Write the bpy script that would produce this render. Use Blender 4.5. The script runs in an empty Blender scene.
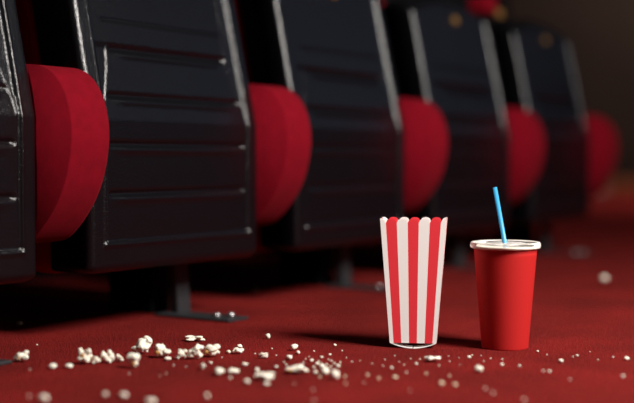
import bpy, bmesh, math, random
from mathutils import Vector, Matrix, noise
PI = math.pi
scene = bpy.context.scene
COL = scene.collection

# ------------------------------------------------------------------ camera
FPX, CX, CY, HOR, CAMH = 1200.0, 317.0, 201.5, 160.0, 0.265
PITCH = math.atan((CY - HOR) / FPX)
cd = bpy.data.cameras.new('camera'); cam = bpy.data.objects.new('camera', cd); COL.objects.link(cam)
cam.location = (0, 0, CAMH); cam.rotation_euler = (PI/2 - PITCH, 0, 0)
cd.sensor_width = 36.0; cd.sensor_fit = 'HORIZONTAL'; cd.lens = FPX * 36.0 / 634.0
cd.clip_start = 0.02; cd.clip_end = 100
cd.dof.use_dof = True; cd.dof.focus_distance = 1.71; cd.dof.aperture_fstop = 1.5
scene.camera = cam

# ------------------------------------------------------------------ world, lights, exposure
scene.view_settings.view_transform = 'Standard'; scene.view_settings.look = 'None'
scene.view_settings.gamma = 1.0; scene.view_settings.exposure = 0.0
scene.view_settings.use_curve_mapping = False
w = bpy.data.worlds.new('dark_hall'); scene.world = w; w.use_nodes = True
w.node_tree.nodes['Background'].inputs[0].default_value = (1.0, 0.82, 0.72, 1)
w.node_tree.nodes['Background'].inputs[1].default_value = 0.012

def area(name, loc, target, size, energy, color, sy=None):
    l = bpy.data.lights.new(name, 'AREA'); l.energy = energy; l.color = color
    l.size = size
    if sy: l.shape = 'RECTANGLE'; l.size_y = sy
    o = bpy.data.objects.new(name, l); COL.objects.link(o); o.location = loc
    o.rotation_euler = (Vector(target) - Vector(loc)).to_track_quat('-Z', 'Y').to_euler()
    return o
area('key_softbox', (1.36, 0.80, 1.52), (0.05, 1.75, 0.1), 0.66, 93, (1.0, 0.945, 0.89))
area('front_fill', (1.3, -1.6, 1.9), (0.3, 1.7, 0.1), 0.9, 2.2, (1.0, 0.94, 0.9))  # weak fill added to soften the shadows
area('wall_fill', (4.2, 10.6, 3.5), (4.4, 12.5, 0.9), 1.2, 36, (1.0, 0.80, 0.68))  # unseen lamp, added to lift the brown wall out of black
area('far_floor_fill', (3.3, 6.6, 4.2), (3.3, 7.4, 0), 2.0, 44, (1.0, 0.86, 0.74)).data.spread = 1.25  # unseen fill, added to brighten the far carpet
area('cool_sheen_fill', (9.0, 5.5, 3.2), (0.5, 2.4, 0.5), 4.5, 12, (0.55, 0.68, 1.0), 2.2)  # added cool fill, gives the black seat panels a navy sheen

# ------------------------------------------------------------------ materials
def nodes_of(name):
    m = bpy.data.materials.new(name); m.use_nodes = True
    nt = m.node_tree; return m, nt, nt.nodes['Principled BSDF']
def mat(name, col, rough=0.5, metal=0.0, bump=0.0, bscale=200.0, var=0.0, vscale=30.0, **kw):
    m, nt, b = nodes_of(name)
    b.inputs['Base Color'].default_value = (*col, 1); b.inputs['Roughness'].default_value = rough
    b.inputs['Metallic'].default_value = metal
    for k, v in kw.items(): b.inputs[k.replace('_', ' ')].default_value = v
    tc = nt.nodes.new('ShaderNodeTexCoord')
    if bump:
        n = nt.nodes.new('ShaderNodeTexNoise'); n.inputs['Scale'].default_value = bscale; n.inputs['Detail'].default_value = 5
        bp = nt.nodes.new('ShaderNodeBump'); bp.inputs['Strength'].default_value = bump; bp.inputs['Distance'].default_value = 0.002
        nt.links.new(tc.outputs['Object'], n.inputs['Vector']); nt.links.new(n.outputs['Fac'], bp.inputs['Height'])
        nt.links.new(bp.outputs['Normal'], b.inputs['Normal'])
    if var:
        n = nt.nodes.new('ShaderNodeTexNoise'); n.inputs['Scale'].default_value = vscale; n.inputs['Detail'].default_value = 6
        r = nt.nodes.new('ShaderNodeValToRGB')
        r.color_ramp.elements[0].position = 0.3; r.color_ramp.elements[1].position = 0.7
        r.color_ramp.elements[0].color = (*[c*(1-var) for c in col], 1)
        r.color_ramp.elements[1].color = (*[min(1, c*(1+var)) for c in col], 1)
        nt.links.new(tc.outputs['Object'], n.inputs['Vector']); nt.links.new(n.outputs['Fac'], r.inputs['Fac'])
        nt.links.new(r.outputs['Color'], b.inputs['Base Color'])
    return m

M = {}
M['vinyl'] = mat('black_vinyl', (0.003, 0.003, 0.004), 0.22, bump=0.4, bscale=380, Specular_IOR_Level=0.5)
M['black'] = mat('black_plastic', (0.0025, 0.0025, 0.003), 0.8, Specular_IOR_Level=0.12)
M['plush'] = mat('red_plush', (0.16, 0.0007, 0.007), 0.9, bump=0.5, bscale=900, var=0.12, vscale=60,
                 Sheen_Weight=0.05, Sheen_Roughness=0.5, Sheen_Tint=(1, 0.1, 0.12, 1), Specular_IOR_Level=0.1)
M['plush_lifted'] = mat('padding_plush', (0.24, 0.001, 0.006), 0.95, bump=0.4, bscale=900, Specular_IOR_Level=0.05)  # same red plush, colour raised to offset the shade in the gaps
M['steel'] = mat('grey_steel', (0.03, 0.03, 0.033), 0.5, 0.2, bump=0.1, bscale=150)
M['zinc'] = mat('zinc_bolt', (0.65, 0.65, 0.66), 0.3, 0.9)
M['gold'] = mat('brass_plate', (0.34, 0.18, 0.05), 0.45, 0.5)
M['cup_red'] = mat('red_paper', (0.47, 0.017, 0.016), 0.65, bump=0.08, bscale=500, Specular_IOR_Level=0.15)
M['rim_paper'] = mat('cream_paper', (0.85, 0.78, 0.66), 0.6)
M['box_red'] = mat('red_card', (0.80, 0.04, 0.055), 0.55, Specular_IOR_Level=0.3)
M['box_white'] = mat('white_card', (0.93, 0.91, 0.88), 0.6, Specular_IOR_Level=0.3)
M['straw'] = mat('blue_plastic', (0.05, 0.36, 0.66), 0.35)
M['cola'] = mat('dark_drink', (0.02, 0.008, 0.004), 0.08)
M['popcorn'] = mat('popped_corn', (0.94, 0.88, 0.74), 0.7, bump=0.4, bscale=300, var=0.10, vscale=160, Specular_IOR_Level=0.15,
                   Subsurface_Weight=0.15, Subsurface_Radius=(0.004, 0.003, 0.002))
M['kernel'] = mat('kernel_corn', (0.88, 0.75, 0.52), 0.6, var=0.15, vscale=120)
M['hull'] = mat('kernel_hull', (0.42, 0.19, 0.045), 0.45)
M['wood'] = mat('brown_wall_panel', (0.055, 0.034, 0.026), 0.8, var=0.15, vscale=2)
M['step'] = mat('orange_wood', (0.35, 0.085, 0.02), 0.6, var=0.2, vscale=9)
M['nosing'] = mat('pale_grey_metal', (0.55, 0.45, 0.45), 0.5)

def clear_lid():
    m, nt, b = nodes_of('clear_lid_plastic')
    b.inputs['Base Color'].default_value = (0.9, 0.88, 0.84, 1); b.inputs['Roughness'].default_value = 0.18
    tr = nt.nodes.new('ShaderNodeBsdfTransparent'); mx = nt.nodes.new('ShaderNodeMixShader')
    fr = nt.nodes.new('ShaderNodeLayerWeight'); fr.inputs['Blend'].default_value = 0.16
    nt.links.new(fr.outputs['Fresnel'], mx.inputs[0]); nt.links.new(tr.outputs[0], mx.inputs[1]); nt.links.new(b.outputs[0], mx.inputs[2])
    nt.links.new(mx.outputs[0], nt.nodes['Material Output'].inputs['Surface'])
    return m
M['lid'] = clear_lid()

def carpet():
    m, nt, b = nodes_of('red_carpet')
    tc = nt.nodes.new('ShaderNodeTexCoord')
    n1 = nt.nodes.new('ShaderNodeTexNoise'); n1.inputs['Scale'].default_value = 230; n1.inputs['Detail'].default_value = 4
    n2 = nt.nodes.new('ShaderNodeTexNoise'); n2.inputs['Scale'].default_value = 7; n2.inputs['Detail'].default_value = 5
    vo = nt.nodes.new('ShaderNodeTexVoronoi'); vo.inputs['Scale'].default_value = 420
    for n in (n1, n2, vo): nt.links.new(tc.outputs['Object'], n.inputs['Vector'])
    mx = nt.nodes.new('ShaderNodeMix'); mx.data_type = 'FLOAT'; mx.inputs[0].default_value = 0.40
    nt.links.new(n1.outputs['Fac'], mx.inputs[2]); nt.links.new(n2.outputs['Fac'], mx.inputs[3])
    r = nt.nodes.new('ShaderNodeValToRGB'); e = r.color_ramp.elements
    e[0].position = 0.41; e[0].color = (0.10, 0.0055, 0.0055, 1); e[1].position = 0.59; e[1].color = (0.235, 0.012, 0.0115, 1)
    nt.links.new(mx.outputs[0], r.inputs['Fac']); nt.links.new(r.outputs['Color'], b.inputs['Base Color'])
    ad = nt.nodes.new('ShaderNodeMath'); ad.operation = 'ADD'
    nt.links.new(n1.outputs['Fac'], ad.inputs[0]); nt.links.new(vo.outputs['Distance'], ad.inputs[1])
    bp = nt.nodes.new('ShaderNodeBump'); bp.inputs['Strength'].default_value = 0.8; bp.inputs['Distance'].default_value = 0.006
    nt.links.new(ad.outputs[0], bp.inputs['Height']); nt.links.new(bp.outputs['Normal'], b.inputs['Normal'])
    b.inputs['Roughness'].default_value = 0.95; b.inputs['Specular IOR Level'].default_value = 0.05
    b.inputs['Sheen Weight'].default_value = 0.15; b.inputs['Sheen Tint'].default_value = (1, 0.15, 0.12, 1)
    return m
M['carpet'] = carpet()

# ------------------------------------------------------------------ helpers
def obj(name, bm, m, parent=None, smooth=False):
    me = bpy.data.meshes.new(name); bmesh.ops.recalc_face_normals(bm, faces=bm.faces[:]); bm.to_mesh(me); bm.free()
    for k in (m if isinstance(m, (list, tuple)) else [m]): me.materials.append(k)
    if smooth:
        for p in me.polygons: p.use_smooth = True
    o = bpy.data.objects.new(name, me); COL.objects.link(o)
    if parent: o.parent = parent
    return o
def thing(name, label, cat, loc=(0, 0, 0), rotz=0.0, group=None):
    o = bpy.data.objects.new(name, None); COL.objects.link(o); o.empty_display_size = 0.05
    o.location = loc; o.rotation_euler = (0, 0, rotz); tag(o, label, cat, group); return o
def tag(o, label, cat, group=None):
    o['label'] = label; o['category'] = cat
    if group: o['group'] = group
    return o
def copy_tree(o, parent=None):
    c = o.copy(); COL.objects.link(c)
    if parent: c.parent = parent
    for ch in [x for x in bpy.data.objects if x.parent == o]: copy_tree(ch, c)
    return c
def box_bm(x0, x1, y0, y1, z0, z1, bev=0.0, seg=3, fn=None, cuts=0):
    bm = bmesh.new(); bmesh.ops.create_cube(bm, size=1.0)
    for v in bm.verts:
        v.co = Vector((x0+(v.co.x+.5)*(x1-x0), y0+(v.co.y+.5)*(y1-y0), z0+(v.co.z+.5)*(z1-z0)))
    if bev: bmesh.ops.bevel(bm, geom=bm.edges[:], offset=bev, segments=seg, profile=0.5, affect='EDGES')
    if cuts:
        for i in range(1, cuts):
            zz = z0 + (z1-z0)*i/cuts
            bmesh.ops.bisect_plane(bm, geom=bm.verts[:]+bm.edges[:]+bm.faces[:], plane_co=(0, 0, zz), plane_no=(0, 0, 1))
    if fn:
        for v in bm.verts: v.co = fn(v.co)
    return bm
def lathe_bm(prof, seg=64):
    bm = bmesh.new(); rings = []
    for r, z in prof:
        if r < 1e-6: rings.append([bm.verts.new((0, 0, z))])
        else: rings.append([bm.verts.new((r*math.cos(2*PI*i/seg), r*math.sin(2*PI*i/seg), z)) for i in range(seg)])
    for a, b in zip(rings, rings[1:]):
        for i in range(seg):
            j = (i+1) % seg
            if len(a) == 1: bm.faces.new((a[0], b[i], b[j]))
            elif len(b) == 1: bm.faces.new((a[i], a[j], b[0]))
            else: bm.faces.new((a[i], a[j], b[j], b[i]))
    return bm
def prism_bm(prof, x0, x1, bev=0.0, seg=4):
    """closed profile in (y, z) extruded along x"""
    bm = bmesh.new()
    a = [bm.verts.new((x0, y, z)) for y, z in prof]; b = [bm.verts.new((x1, y, z)) for y, z in prof]
    fa = bm.faces.new(a); fb = bm.faces.new(b[::-1]); n = len(a)
    for i in range(n): bm.faces.new((a[i], b[i], b[(i+1) % n], a[(i+1) % n]))
    if bev:
        es = list(fa.edges) + list(fb.edges)
        bmesh.ops.bevel(bm, geom=es, offset=bev, segments=seg, profile=0.5, affect='EDGES', clamp_overlap=True)
    return bm
def floor_pt(px, py, z=0.0):
    """where the photograph's sight line through (px, py) meets height z"""
    dx, dy = (px-CX)/FPX, -(py-CY)/FPX
    d = Vector((dx, math.cos(PITCH)+dy*math.sin(PITCH), -math.sin(PITCH)+dy*math.cos(PITCH)))
    t = (z-CAMH)/d.z
    return Vector((d.x*t, d.y*t, z))

# ------------------------------------------------------------------ the setting
TH = math.atan(776/1200.0); ST, CT = math.sin(TH), math.cos(TH)
def RP(u, n, z=0.0):      # along the row, out of the row, up
    return Vector((ST*u + CT*(n-1.22), CT*u - ST*(n-1.22), z))
ROT = math.atan2(CT, ST)

bm = bmesh.new(); bmesh.ops.create_grid(bm, x_segments=1, y_segments=1, size=16)
fl = obj('floor', bm, M['carpet']); fl.location = (4, 8, 0); fl['kind'] = 'structure'
bm = box_bm(-9, 14, 0, 0.2, 0, 5); wb = obj('wall_back', bm, M['wood']); wb.location = (0, 12.5, 0); wb['kind'] = 'structure'
bm = box_bm(-1.6, 2.1, 0, 0.12, 0, 1.25); wl = obj('row_backdrop', bm, M['black'])  # black backdrop added to keep the gaps between seats dark
wl.location = RP(1.2, -0.75); wl.rotation_euler = (0, 0, ROT); wl['kind'] = 'structure'

# ------------------------------------------------------------------ cinema seats
ZB, ZK = 0.098, 0.325
RIBS = [0.215, 0.289, 0.362, 0.433]
def lean(z): return max(0.0, z-ZK)*0.21
def sstep(a, b, x):
    t = min(1, max(0, (x-a)/(b-a))); return t*t*(3-2*t)
def shell_front(x, z, hw, ztop):
    """forward relief of the black panel"""
    e = hw-abs(x); m = 0.030
    h = 0.0
    h -= 0.0012*(1-min(1, e/m))                         # sloping margin
    rc = 0.011
    if e < rc: h -= rc-math.sqrt(max(0, rc*rc-(rc-e)**2))   # rounded side edge
    h -= 0.009*(1-min(1, max(0, (z-ZB))/0.012))**1.8   # rounded bottom
    h -= 0.016*(1-min(1, max(0, (ztop-z))/0.022))**1.8 # rounded top
    h += (0.0018 if x > 0 else 0.0018-0.0014*sstep(0.31, 0.34, z))*math.exp(-((e-m)/0.0022)**2)*sstep(0.125, 0.14, z)   # bead round the recess
    if e > m-0.004: h += 0.0025*math.exp(-((z-0.139)/0.003)**2)
    inner = m+0.004+(0.027 if x > 0 else 0.022)*sstep(ZK, 0.433, z)
    if z > 0.143 and e > m+0.003:
        dep = 0.0042 if x > 0 else 0.0035*(1-sstep(0.43, 0.445, z))
        if e < inner: h -= dep*sstep(m+0.002, m+0.006, e) if inner > m+0.008 else dep*0.5
        else:
            h -= dep*0.45*(1-sstep(inner, inner+0.002, e))+0.002
            fd = sstep(inner+0.004, inner+0.014, e)
            for r in RIBS:
                h -= fd*0.0050*math.exp(-((z-r)/0.0035)**2)
                h += sstep(inner+0.004, inner+0.05, e)*0.0022*math.exp(-((z-r+0.009)/0.005)**2)
            if x > 0 and z > ZK: h += 0.0014*math.exp(-((e-inner-0.003)/0.0020)**2)
            h -= 0.0016*math.exp(-((z-0.477)/0.0025)**2)
            if z > 0.44: h += 0.002
    return h
def seat_shell():
    bm = bmesh.new(); NX, NZ = 180, 240
    g = []
    for j in range(NZ+1):
        row = []
        for i in range(NX+1):
            s = -1+2*i/NX
            s = math.copysign(1-(1-abs(s))**1.5 if abs(s) < 1 else 1, s)
            ztop = 0.612+0.038*(1-abs(s)**2.4)
            z = ZB+(ztop-ZB)*j/NZ
            hw = 0.209-0.003*sstep(0.30, 0.62, z)
            # round the bottom corners
            cz = max(0, 0.009-(z-ZB)); hw -= 0.009-math.sqrt(max(0, 0.009**2-cz**2)) if cz > 0 else 0
            x = s*hw
            row.append(bm.verts.new((x, lean(z)-shell_front(x, z, hw, ztop), z)))
        g.append(row)
    for j in range(NZ):
        for i in range(NX): bm.faces.new((g[j][i], g[j][i+1], g[j+1][i+1], g[j+1][i]))
    loop = g[0][:] + [g[j][-1] for j in range(1, NZ+1)] + g[-1][-2::-1] + [g[j][0] for j in range(NZ-1, 0, -1)]
    back = [bm.verts.new((v.co.x*0.985, 0.085+lean(v.co.z), v.co.z)) for v in loop]
    n = len(loop)
    for i in range(n): bm.faces.new((loop[i], back[i], back[(i+1) % n], loop[(i+1) % n]))
    bm.faces.new(back)
    return bm
SEATS = 'folded cinema seats in the row'
SLAB = ['black ribbed cinema seat cut off by the left edge of the photo',
        'largest fully seen black ribbed cinema seat, its steel foot beside the spilled popcorn',
        'black ribbed cinema seat directly left of the striped popcorn box',
        'blurred black cinema seat rising behind the striped box and the blue straw',
        'farthest black cinema seat, last in the row before the brown wall']
def lean_fn(c): return Vector((c.x, c.y+lean(c.z), c.z))
def make_seat():
    t = thing('cinema_seat', SLAB[0], 'cinema seat', (0, 0, 0), ROT, SEATS)
    sh = obj('seat_shell', seat_shell(), M['vinyl'], t, True)
    b = lathe_bm([(0, -0.002), (0.013, -0.002), (0.013, 0.001), (0.0115, 0.0025), (0, 0.003)], 32)
    for v in b.verts: v.co = Vector((v.co.x*0.95, lean(0.595)-0.003-v.co.z + (v.co.y)*0.21*1.0, 0.595+v.co.y*0.8))
    bd = obj('number_badge', b, M['gold'], sh, True); bd['label'] = 'small round brass badge'
    p = obj('seat_padding', box_bm(-0.2, 0.2, 0.083, 0.150, 0.092, 0.63, 0.022, 4, lean_fn, 10), M['plush_lifted'], t, True)
    p['label'] = 'red plush padding behind the shell'
    prof = [(-0.020+0.0, 0.393), (0.2, 0.399), (0.2, 0.147)]
    nose = [(0.040, 0.147), (0.018, 0.157), (-0.012, 0.186), (-0.036, 0.222), (-0.050, 0.262), (-0.055, 0.305),
            (-0.048, 0.343), (-0.034, 0.370), (-0.014, 0.388), (0.012, 0.397), (0.05, 0.399)]
    # smooth the nose
    pts = []
    for i in range(len(nose)-1):
        p0 = nose[max(0, i-1)]; p1 = nose[i]; p2 = nose[i+1]; p3 = nose[min(len(nose)-1, i+2)]
        for k in range(4):
            s = k/4
            pts.append(tuple(0.5*((2*p1[a])+(-p0[a]+p2[a])*s+(2*p0[a]-5*p1[a]+4*p2[a]-p3[a])*s*s+(-p0[a]+3*p1[a]-3*p2[a]+p3[a])*s**3) for a in (0, 1)))
    pts.append(nose[-1])
    prof = pts+[(0.2, 0.399), (0.2, 0.147)]
    c = obj('cushion', prism_bm(prof, 0.206+0.009, 0.206+0.085, 0.020, 5), M['plush'], t, True)
    c['label'] = 'rounded red plush cushion'
    obj('backrest', box_bm(-0.21, 0.21, 0.165, 0.27, 0.40, 1.05, 0.03, 4, lean_fn, 10), M['black'], t, True)
    obj('side_frame', box_bm(0.232, 0.285, 0.12, 0.26, 0.14, 0.62, 0.008, 2), M['black'], t, False)
    a = obj('armrest', box_bm(0.251, 0.314, 0.085, 0.15, 0.64, 0.69, 0.014, 4), M['plush'], t, True)
    a['label'] = 'red padded armrest'
    b = box_bm(0.292, 0.326, 0.076, 0.0845, 0.634, 0.655, 0.002, 2)
    ap = obj('armrest_plate', b, M['gold'], a)
    lg = obj('leg', prism_bm([(0.085, 0.004), (0.105, 0.004), (0.105, 0.14), (0.085, 0.14)], 0.092, 0.127, 0.002, 1), M['steel'], t)
    for v in lg.data.vertices: v.co.x -= (v.co.z)*0.10
    obj('leg_bracket', box_bm(0.085, 0.135, 0.14, 0.24, 0.0, 0.14, 0.003, 1), M['black'], t)
    pl = obj('base_plate', box_bm(0.062, 0.117, -0.045, 0.115, 0.0, 0.005, 0.0015, 1), M['steel'], t)
    for yy, xx in ((-0.005, 0.081), (-0.020, 0.100)):
        b = lathe_bm([(0, 0.0055), (0.0062, 0.0055), (0.0062, 0.009), (0.0045, 0.0115), (0, 0.012)], 12)
        for v in b.verts: v.co += Vector((xx, yy, 0))
        obj('bolt', b, M['zinc'], pl, True)
    return t
seat0 = make_seat()
UF = [1.178, 1.698, 2.235, 2.78, 3.34]
for k, u in enumerate(UF):
    s = seat0 if k == 0 else copy_tree(seat0)
    s.location = RP(u-0.206, 0, 0); s['label'] = SLAB[k]
    if k == 4:
        for ch in [x for x in bpy.data.objects if x.parent == s and x.name.startswith('armrest')]:
            for g in [x for x in bpy.data.objects if x.parent == ch]: bpy.data.objects.remove(g)
            bpy.data.objects.remove(ch)

# ------------------------------------------------------------------ far step at the right
st = thing('wooden_step', 'low blurred orange-brown step at the foot of the dark brown wall', 'step', (2.35, 10.0, 0))
obj('riser', box_bm(0, 3.0, 0, 0.9, 0, 0.09, 0.008, 2), M['step'], st)
b = obj('nosing', box_bm(-0.10, 0.06, -0.03, 0.25, 0.0, 0.05, 0.01, 2), M['nosing'], st); b['label'] = 'pale grey corner cap'

# ------------------------------------------------------------------ popcorn box
q = floor_pt(412.9, 348.2)
BOX = thing('popcorn_box', 'tall red and white striped popcorn box with scalloped top standing on carpet', 'popcorn box', (q.x, q.y, 0), math.radians(-7.5))
H0, H1 = 0.0072, 0.1765
def box_body():
    bm = bmesh.new()
    wb_, wt, db, dt = 0.0655, 0.0925, 0.040, 0.052
    def corner(sx, sy, f):
        return Vector((sx*(wb_+(wt-wb_)*f)/2, (db+(dt-db)*f)*(sy), H0+(H1-H0)*f))
    NV = 10
    def face(c0, c1, units, first_red, scal=True):
        # c0, c1: functions f -> Vector of the face's two vertical edges; units: stripe widths
        tot = sum(units); acc = 0; red = first_red
        out = Vector((0, 0, 0))
        for u_ in units:
            a, b = acc/tot, (acc+u_)/tot; acc += u_
            K = 8
            cols = []
            for i in range(K+1):
                s = a+(b-a)*i/K
                col = []
                for j in range(NV+1):
                    f = j/NV
                    p = c0(f).lerp(c1(f), s); col.append(bm.verts.new(p))
                # scalloped tip
                xx = -1+2*i/K
                if u_ < 1: xx = (xx-1)/2 if a == 0 and False else (-1+ (i/K) if a > 0.5 else i/K)
                if u_ < 1: xx = -1+i/K if a > 0.5 else i/K
                tip = 0.0060*math.sqrt(max(0, 1-(abs(xx))**2.2))
                col[-1].co = c0(1+tip/(H1-H0)).lerp(c1(1+tip/(H1-H0)), s)
                cols.append(col)
            for i in range(K):
                for j in range(NV):
                    fc = bm.faces.new((cols[i][j], cols[i+1][j], cols[i+1][j+1], cols[i][j+1]))
                    fc.material_index = 1 if red else 0
            red = not red
    cF = lambda sx: (lambda f: corner(sx, 0, f))
    cB = lambda sx: (lambda f: corner(sx, 1, f))
    uf = [.5, 1, 1, 1, 1, 1, .5]
    face(cF(-1), cF(1), uf, False); face(cF(1), cB(1), [.5, 1, 1, .5], False)
    face(cB(1), cB(-1), uf, False); face(cB(-1), cF(-1), [.5, 1, 1, .5], False)
    v = [bm.verts.new(corner(sx*0.97, sy*0.94+0.03, 0.03)) for sx, sy in ((-1, 0), (1, 0), (1, 1), (-1, 1))]
    bm.faces.new(v)
    bmesh.ops.remove_doubles(bm, verts=bm.verts[:], dist=0.0001)
    return bm
bo = obj('box_body', box_body(), [M['box_white'], M['box_red']], BOX)
md = bo.modifiers.new('thick', 'SOLIDIFY'); md.thickness = 0.0005; md.offset = -1
for sgn in (-1, 1):
    bm = bmesh.new(); K = 20; th = 0.0008
    rows = []
    for i in range(K+1):
        s = i/K                                    # 0 corner, 1 centre
        x = sgn*(0.0318*(1-s)+0.0006*s)
        zl = 0.0066*(1-s)**2.0+0.0001
        yf = -0.0005-0.004*s
        rows.append([bm.verts.new((x, yf, zl)), bm.verts.new((x, yf, zl+0.0009)), bm.verts.new((x, 0.018, zl+0.0009)), bm.verts.new((x, 0.018, zl))])
    for a, b in zip(rows, rows[1:]):
        for k in range(4): bm.faces.new((a[k], a[(k+1) % 4], b[(k+1) % 4], b[k]))
    bm.faces.new(rows[0]); bm.faces.new(rows[-1][::-1])
    t_ = obj('bottom_tab', bm, M['box_white'], BOX); t_['label'] = 'white curved bottom tab'

# ------------------------------------------------------------------ drink cup
q = floor_pt(508.6, 351.0)
CUP = thing('paper_cup', 'red paper cup with clear lid standing on the red carpet', 'cup', (q.x, q.y+0.033, 0))
RB, RT, HC = 0.0327, 0.0444, 0.1428
obj('cup_body', lathe_bm([(0, 0.006), (RB-0.002, 0.006), (RB-0.0015, 0.0), (RB-0.0003, 0.0), (RB, 0.0003), (RB+0.0002, 0.002)] + [(RB+(RT-RB)*k/12, HC*k/12) for k in range(1, 13)] +
    [(RT-0.0012, HC)], 96), M['cup_red'], CUP, True)
ln = obj('cup_lining', lathe_bm([(RT-0.0013, HC), (RB+0.0005, 0.012), (0, 0.012)], 96), M['rim_paper'], CUP, True); ln['label'] = 'cream paper lining'
obj('cup_rim', lathe_bm([(RT-0.0012, HC-0.002), (RT+0.0006, HC-0.0022), (RT+0.0024, HC-0.0016), (RT+0.0030, HC), (RT+0.0028, HC+0.0014), (RT+0.0016, HC+0.0022), (RT+0.0, HC+0.002), (RT-0.0012, HC+0.001), (RT-0.0012, HC-0.002)], 96), M['rim_paper'], CUP, True)
obj('drink', lathe_bm([(0, 0.124), (RT-0.0035, 0.124)], 64), M['cola'], CUP)
ld = obj('lid', lathe_bm([(RT+0.0044, HC-0.0012), (RT+0.0050, HC+0.0002), (RT+0.0049, HC+0.0030), (RT+0.0044, HC+0.0056), (RT+0.0034, HC+0.0068), (RT+0.0016, HC+0.0072),
    (RT-0.0012, HC+0.0068), (RT-0.0030, HC+0.0050), (RT-0.0046, HC+0.0032), (RT-0.009, HC+0.0030), (0.0300, HC+0.0034), (0.0285, HC+0.0052), (0.0262, HC+0.0058), (0.018, HC+0.0052),
    (0.010, HC+0.0056), (0.0055, HC+0.0060)], 96), M['lid'], CUP, True)
ld['label'] = 'clear plastic lid'
md = ld.modifiers.new('thick', 'SOLIDIFY'); md.thickness = 0.0006; md.offset = -1
# straw
d_ = Vector((-0.0138, 0.004, 0.0775)); d_.normalize()
base = Vector((q.x-0.0012, q.y+0.033, HC+0.0060))
bm = lathe_bm([(0.0033, -0.085), (0.0033, 0.0790), (0.0028, 0.0790), (0.0028, -0.085), (0.0033, -0.085)], 24)
sw = obj('drinking_straw', bm, M['straw'], None, True)
sw.location = base; sw.rotation_euler = d_.to_track_quat('Z', 'Y').to_euler()
tag(sw, 'light blue drinking straw leaning out of the red cup', 'straw')

# ------------------------------------------------------------------ popcorn
def flake_mesh(seed, wx, wy, wz, n, style):
    """one popped kernel: lobes budding round a core, fused by a voxel remesh; size wx, wy, wz in metres"""
    rnd = random.Random(seed); bm = bmesh.new()
    n = int(n*1.6)
    for i in range(n):
        a = 2*PI*i/n*2.6+rnd.uniform(-.4, .4); rr = rnd.uniform(.25, .75)
        if style == 'flat': rr = rnd.uniform(.5, .7)
        c = Vector((rr*math.cos(a), rr*math.sin(a), rnd.uniform(-.5, .6)))
        r = rnd.uniform(.20, .40)
        if style == 'wedge':
            k = i/n; c = Vector((rnd.uniform(-.55, .55), rnd.uniform(-.4, .4), .45)) if k < .7 else Vector((rnd.uniform(.1, .3), 0, -.45))
            r = .46 if k < .7 else .38
        m = Matrix.Translation(c) @ Matrix.Diagonal((r*rnd.uniform(.85, 1.2), r*rnd.uniform(.85, 1.2), r*rnd.uniform(.85, 1.2), 1))
        bmesh.ops.create_icosphere(bm, subdivisions=2, radius=1.0, matrix=m)
    bmesh.ops.create_icosphere(bm, subdivisions=2, radius=.56)
    for v in bm.verts:
        v.co += noise.noise_vector(v.co*3.1+Vector((seed, 0, 0)))*.16+noise.noise_vector(v.co*7+Vector((seed, 9, 0)))*.07
    xs = [v.co.x for v in bm.verts]; ys = [v.co.y for v in bm.verts]; zs = [v.co.z for v in bm.verts]
    lo = Vector((min(xs), min(ys), min(zs))); hi = Vector((max(xs), max(ys), max(zs)))
    for v in bm.verts:
        v.co = Vector((((v.co.x-lo.x)/(hi.x-lo.x)-.5)*wx, ((v.co.y-lo.y)/(hi.y-lo.y)-.5)*wy, (v.co.z-lo.z)/(hi.z-lo.z)*wz))
    return bm
def px_size(px, py): return (floor_pt(px, py)-Vector((0, 0, CAMH))).y/FPX
def sharp(px, py, w_, h_):
    c = 0.8*1200*0.0453*abs(1/1.71-1/(px_size(px, py)*FPX))
    k = max(0.68, math.sqrt(max(0, w_*w_-c*c))/w_)
    return w_*k, h_*max(0.68, math.sqrt(max(0, h_*h_-c*c))/h_)
def flake(px, py, wpx, hpx, label, n=8, style='', hull=None, name='popped_popcorn', group='popped corn pieces', seed=None):
    wpx, hpx = sharp(px, py, wpx, hpx)
    p = floor_pt(px, py+hpx*0.42); k = px_size(px, py)
    wx, wz = wpx*k, hpx*k*1.02
    o = obj(name, flake_mesh(seed or int(px*7+py), wx, max(wx*.75, wz*.8), wz, n, style), M['popcorn'], None, True)
    o.location = (p.x, p.y+wx*.3, 0.0005)
    md = o.modifiers.new('fuse', 'REMESH'); md.mode = 'VOXEL'; md.voxel_size = max(0.0006, wx/34); md.use_smooth_shade = True
    if hull:
        hx, hz = hull
        b = bmesh.new(); bmesh.ops.create_icosphere(b, subdivisions=2, radius=1)
        for v in b.verts: v.co = Vector((hx*wx+v.co.x*wx*.13, -max(wx*.75, wz*.8)*.36+v.co.y*wx*.10, hz*wz+v.co.z*wz*.16))
        h = obj('hull', b, M['hull'], o, True); h['label'] = 'brown kernel hull'
    return tag(o, label, 'popcorn', group)
def bit(px, py, wpx, hpx, label, m='popcorn', name='popcorn_bit', group='small popcorn bits', seed=None):
    wpx, hpx = sharp(px, py, wpx, hpx)
    p = floor_pt(px, py+hpx*0.4); k = px_size(px, py); rnd = random.Random(seed or int(px*13+py*7))
    b = bmesh.new(); bmesh.ops.create_icosphere(b, subdivisions=2, radius=1)
    a, c = wpx*k/2, hpx*k/2; of = Vector((rnd.uniform(0, 50), 3, 1))
    for v in b.verts:
        v.co *= 1+.45*noise.noise(v.co*1.3+of)+.2*noise.noise(v.co*3+of)
        v.co = Vector((v.co.x*a, v.co.y*a*.9, v.co.z*c))
    zmin = min(v.co.z for v in b.verts)
    for v in b.verts: v.co.z -= zmin
    o = obj(name, b, M[m], None, True); o.location = (p.x, p.y, 0.0003); o.rotation_euler = (0, 0, rnd.uniform(-.4, .4))
    return tag(o, label, 'popcorn', group)

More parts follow.
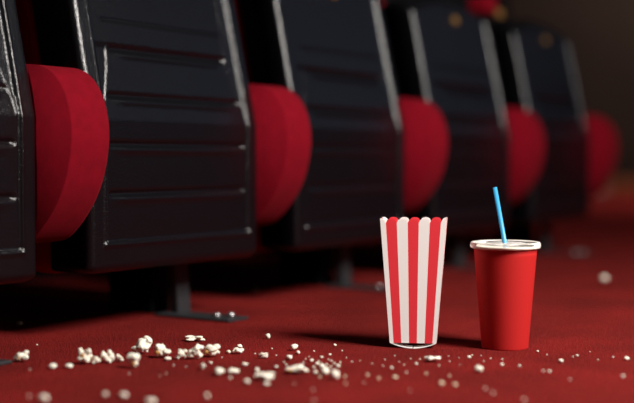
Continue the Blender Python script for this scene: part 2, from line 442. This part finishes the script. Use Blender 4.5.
flake(20, 358, 16, 11, 'popped popcorn flake at the left edge beside a dark foot plate', 7, hull=(-.1, .35))
flake(84, 358.5, 15, 15.5, 'bulky popcorn flake with brown hull, leftmost of the spilled heap', 7, hull=(-.1, .55))
flake(96, 361.5, 9, 8, 'little popcorn lobe touching the right side of the bulky brown-hulled flake', 5)
flake(107, 358.5, 14, 13, 'ragged branching popcorn flake between the bulky flake and the wedge-shaped one', 9)
flake(119.5, 359, 8.5, 7.5, 'small yellowish popcorn lobe touching the ragged branching flake', 5, hull=(0.1, .5))
flake(132.5, 362.8, 14, 14.5, 'wedge-shaped popcorn flake tapering downward, below the tallest flake', 9, 'wedge', hull=(.05, .3))
flake(140.6, 348, 21, 17, 'tallest popcorn flake, set behind the wedge-shaped flake', 10)
flake(162, 353, 18, 13.5, 'round popcorn flake with brown hull at its left, right of the tallest flake', 8, hull=(-.28, .4))
flake(194, 340, 22, 5.5, 'long flat popcorn flake lying alone just below the steel foot plate', 7, 'flat')
flake(181, 356, 12, 10, 'knobbly popcorn lobe at the left end of the elongated popcorn clump', 5)
flake(195, 354, 17, 15, 'big lumpy popcorn flake in the middle of the elongated popcorn clump', 10)
flake(211.5, 352.5, 17, 13, 'curled popcorn flake at the right end of the elongated popcorn clump', 8, hull=(-.3, .4))
flake(238, 352, 12, 6, 'flat white popcorn flake lying apart right of the curled flake', 6, 'flat')
flake(263, 356.5, 10, 6, 'tiny two-lobed popcorn flake right of the flat white flake', 4)
flake(263.5, 378, 22, 9, 'blurred wide popcorn flake in the foreground left of the yellowish one', 9, 'flat')
flake(297, 371.6, 25, 8.5, 'yellowish wide popcorn flake in the middle foreground', 9, 'flat', hull=(-.3, .5))
flake(432.6, 360.3, 18, 6.5, 'flat white popcorn flake in front of the striped box', 7, 'flat')
flake(202.5, 367, 7, 8, 'small upright popcorn fragment below the elongated clump', 4)

B = [
 (69, 366.6, 9, 5, 'smooth oval popcorn bit left of the bulky brown-hulled flake'),
 (52.6, 367, 8.5, 6, 'small popcorn bit with brownish edge, second piece from the left-edge flake'),
 (1, 364, 4, 3.5, 'popcorn bit half cut by the left photo edge'),
 (44, 399, 13, 9.5, 'blurred popcorn bit at the bottom left corner of the photo'),
 (105, 395, 7.5, 7, 'small round blurred popcorn bit near the bottom edge below the ragged flake'),
 (123.4, 396, 11, 8, 'oval blurred popcorn bit near the bottom edge below the wedge-shaped flake'),
 (150.6, 401.5, 13, 6, 'blurred popcorn bit cut by the bottom edge of the photo'),
 (167.5, 359.3, 8, 4, 'flat little popcorn bit touching the carpet below the round brown-hulled flake'),
 (228.5, 352.5, 5, 3.5, 'tiny popcorn bit just left of the flat white flake'),
 (239.5, 346.8, 5.5, 3.5, 'tiny popcorn bit just above the flat white flake'),
 (210.3, 363, 4.5, 3.5, 'tiny popcorn bit under the curled flake'),
 (219, 372.5, 11, 8.5, 'plump oval popcorn bit, left one of a pair below the curled flake'),
 (233, 372, 11.5, 6.8, 'plump oval popcorn bit, right one of a pair below the curled flake'),
 (230, 378.3, 4.5, 4, 'faint popcorn bit under the plump pair'),
 (244.6, 365, 7, 4, 'oval popcorn bit right of and above the plump pair'),
 (246.9, 382.3, 8.5, 7, 'round popcorn bit touching the left side of the blurred wide flake'),
 (207, 396.7, 7, 7, 'dim round blurred popcorn bit alone near the bottom edge below the plump pair'),
 (257, 370.3, 6, 5.5, 'round popcorn bit just above the blurred wide flake'),
 (266.5, 384.3, 8, 6, 'round popcorn bit just under the blurred wide flake'),
 (268, 337, 5, 5.5, 'small popcorn bit lying alone far behind the crumbs, left of the striped box'),
 (276, 367.2, 5, 4, 'small popcorn bit between the blurred wide and the yellowish flake'),
 (315, 372.6, 6, 5, 'small popcorn bit right of the yellowish wide flake'),
 (325, 372.3, 10, 8, 'chunky popcorn bit at the front of the crumb scatter'),
 (334.6, 376.2, 9.5, 10, 'tallest rounded popcorn bit at the right front of the crumb scatter'),
 (391.5, 368.4, 4.5, 4, 'small popcorn bit in front of the left corner of the striped box'),
 (479, 370, 9, 7, 'smooth oval white popcorn bit in front of the red cup'),
 (502, 365, 4.5, 4, 'small popcorn bit in front of the middle of the red cup'),
 (519.4, 366.5, 4, 3.6, 'small popcorn bit in front of the right side of the red cup'),
 (561, 361.3, 5.5, 3.8, 'angular white popcorn bit right of the red cup'),
 (626.4, 359, 6, 4, 'white popcorn bit close to the right photo edge, upper of two'),
 (622.6, 377, 5, 4.5, 'blurred popcorn bit close to the right photo edge, lower of two'),
 (549.4, 372, 4.5, 4, 'small popcorn bit halfway between the cup and the dim pair at right'),
 (604.4, 279, 11, 9, 'single blurred popcorn bit on the far carpet at right'),
]
for x, y, a, h, l in B: bit(x, y, a, h, l)
Y = [
 (395, 377.5, 8, 5, 'yellowish popcorn bit left of the flat flake before the striped box'),
 (441, 384, 9, 8, 'yellow blurred popcorn bit in the foreground below the striped box'),
 (455, 385, 7, 5.5, 'dim yellowish popcorn bit just right of the yellow blurred one'),
 (426, 374.4, 4, 4.5, 'small orange popcorn bit under the flat flake before the striped box'),
 (319.7, 377.5, 4, 4, 'small orange popcorn bit at the left front of the crumb scatter'),
 (344.7, 377, 4.5, 4.5, 'small orange popcorn bit right of the tallest rounded bit, upper of two'),
 (345.6, 384, 4, 4, 'small orange popcorn bit right of the tallest rounded bit, lower of two'),
 (449.4, 376.7, 4, 4, 'small tan popcorn bit above the dim yellowish one'),
 (367.5, 375.6, 5, 4.5, 'tan popcorn bit in the open between crumb scatter and striped box, left of two'),
 (378.6, 379, 5, 4.5, 'tan popcorn bit in the open between crumb scatter and striped box, right of two'),
 (19.6, 323.4, 8, 5, 'dim brown popcorn bit in the shade under the leftmost seat'),
 (256, 290.5, 6.5, 6, 'dim brown popcorn bit in the shade between two seats'),
]
for x, y, a, h, l in Y: bit(x, y, a*.85, h*.85, l, 'kernel')
for x, y, a in ((485, 389, 4.5), (493, 393.4, 5), (524, 400, 5), (570, 379.7, 3.5), (294, 384, 3), (313, 390, 3.5), (314, 401, 4), (29, 397, 5), (364, 383, 3), (410, 391, 3)):
    bit(x, y, a*.8, a*.68, 'out of focus popcorn bit near the bottom edge, a faint blurred dot', group='faint blurred popcorn bits')
# fine crumbs
C1 = [(311.5, 360.8, 3.4), (317, 364, 3.6), (321.5, 366.2, 5), (326.6, 364.8, 2.6), (331.5, 361.2, 2.4), (334, 364, 3), (338, 366.5, 4), (330, 354.8, 2.2),
      (321.5, 357.5, 2.8), (303.4, 362.6, 2), (305.6, 359.3, 1.8), (286.2, 365.3, 2.2), (283.8, 362.6, 2), (276.2, 355.7, 1.8), (330.6, 367, 2.4), (324.2, 368, 3.5),
      (340.2, 362.6, 2.2), (314, 351.4, 1.6), (334.8, 345.4, 2.4), (298, 353.2, 3.4), (289, 358, 5), (294, 348.2, 5.5), (313.5, 367.5, 3), (328.5, 360, 2), (319, 361.5, 2.2),
      (309, 357, 1.6), (346.5, 358, 1.6), (352, 362, 1.8), (272, 349, 1.5), (342, 351, 1.5)]
for x, y, a in C1:
    bit(x, y, a*1.35, a*1.05, 'tiny white popcorn crumb in the dense scatter left of the striped box', name='popcorn_crumb', group='crumbs left of the striped box')
C2 = [(416.3, 364, 3), (410.5, 359, 1.6), (419.9, 359.5, 1.8), (406.4, 372.6, 2.4), (360, 361, 1.5), (372, 364, 1.7), (385, 360, 1.6), (399, 362, 1.5), (383, 366, 1.8), (395, 356, 1.5), (404, 365, 1.8), (439, 366, 2)]
for x, y, a in C2:
    bit(x, y, a*1.35, a*1.05, 'tiny popcorn crumb sprinkled on the carpet right in front of the striped box', name='popcorn_crumb', group='crumbs before the striped box')
C3 = [(469, 357.5, 4.5), (472, 355.4, 2.5), (448.5, 356.5, 2), (449.4, 361.7, 2.2), (490.5, 358.6, 2.4), (483.8, 361.7, 2.4), (481, 356, 2), (459, 358, 1.5), (460, 365, 1.6), (502.2, 359.6, 2.8)]
for x, y, a in C3:
    bit(x, y, a, a*.7, 'tiny popcorn crumb on the carpet between the striped box and the red cup', name='popcorn_crumb', group='crumbs between box and cup')
C4 = [(577, 356, 2.4), (573, 357, 1.6), (537.5, 351.5, 2), (613, 357.5, 2), (598, 360, 1.5), (547, 355, 1.5), (543, 371.5, 2.6), (590, 352, 1.4)]
for x, y, a in C4:
    bit(x, y, a*1.35, a*1.05, 'tiny popcorn crumb on the open carpet right of the red cup', name='popcorn_crumb', group='crumbs right of the cup')
C5 = [(173.7, 365.7, 2), (160, 376, 1.6), (37, 345, 1.5), (129, 374, 1.7), (30, 370, 1.8), (222, 358, 1.8), (255, 354, 1.6), (166, 374, 1.6), (186, 367, 1.6)]
for x, y, a in C5:
    bit(x, y, a*1.35, a*1.05, 'tiny popcorn crumb among the big popcorn flakes at left', name='popcorn_crumb', group='crumbs among the flakes')
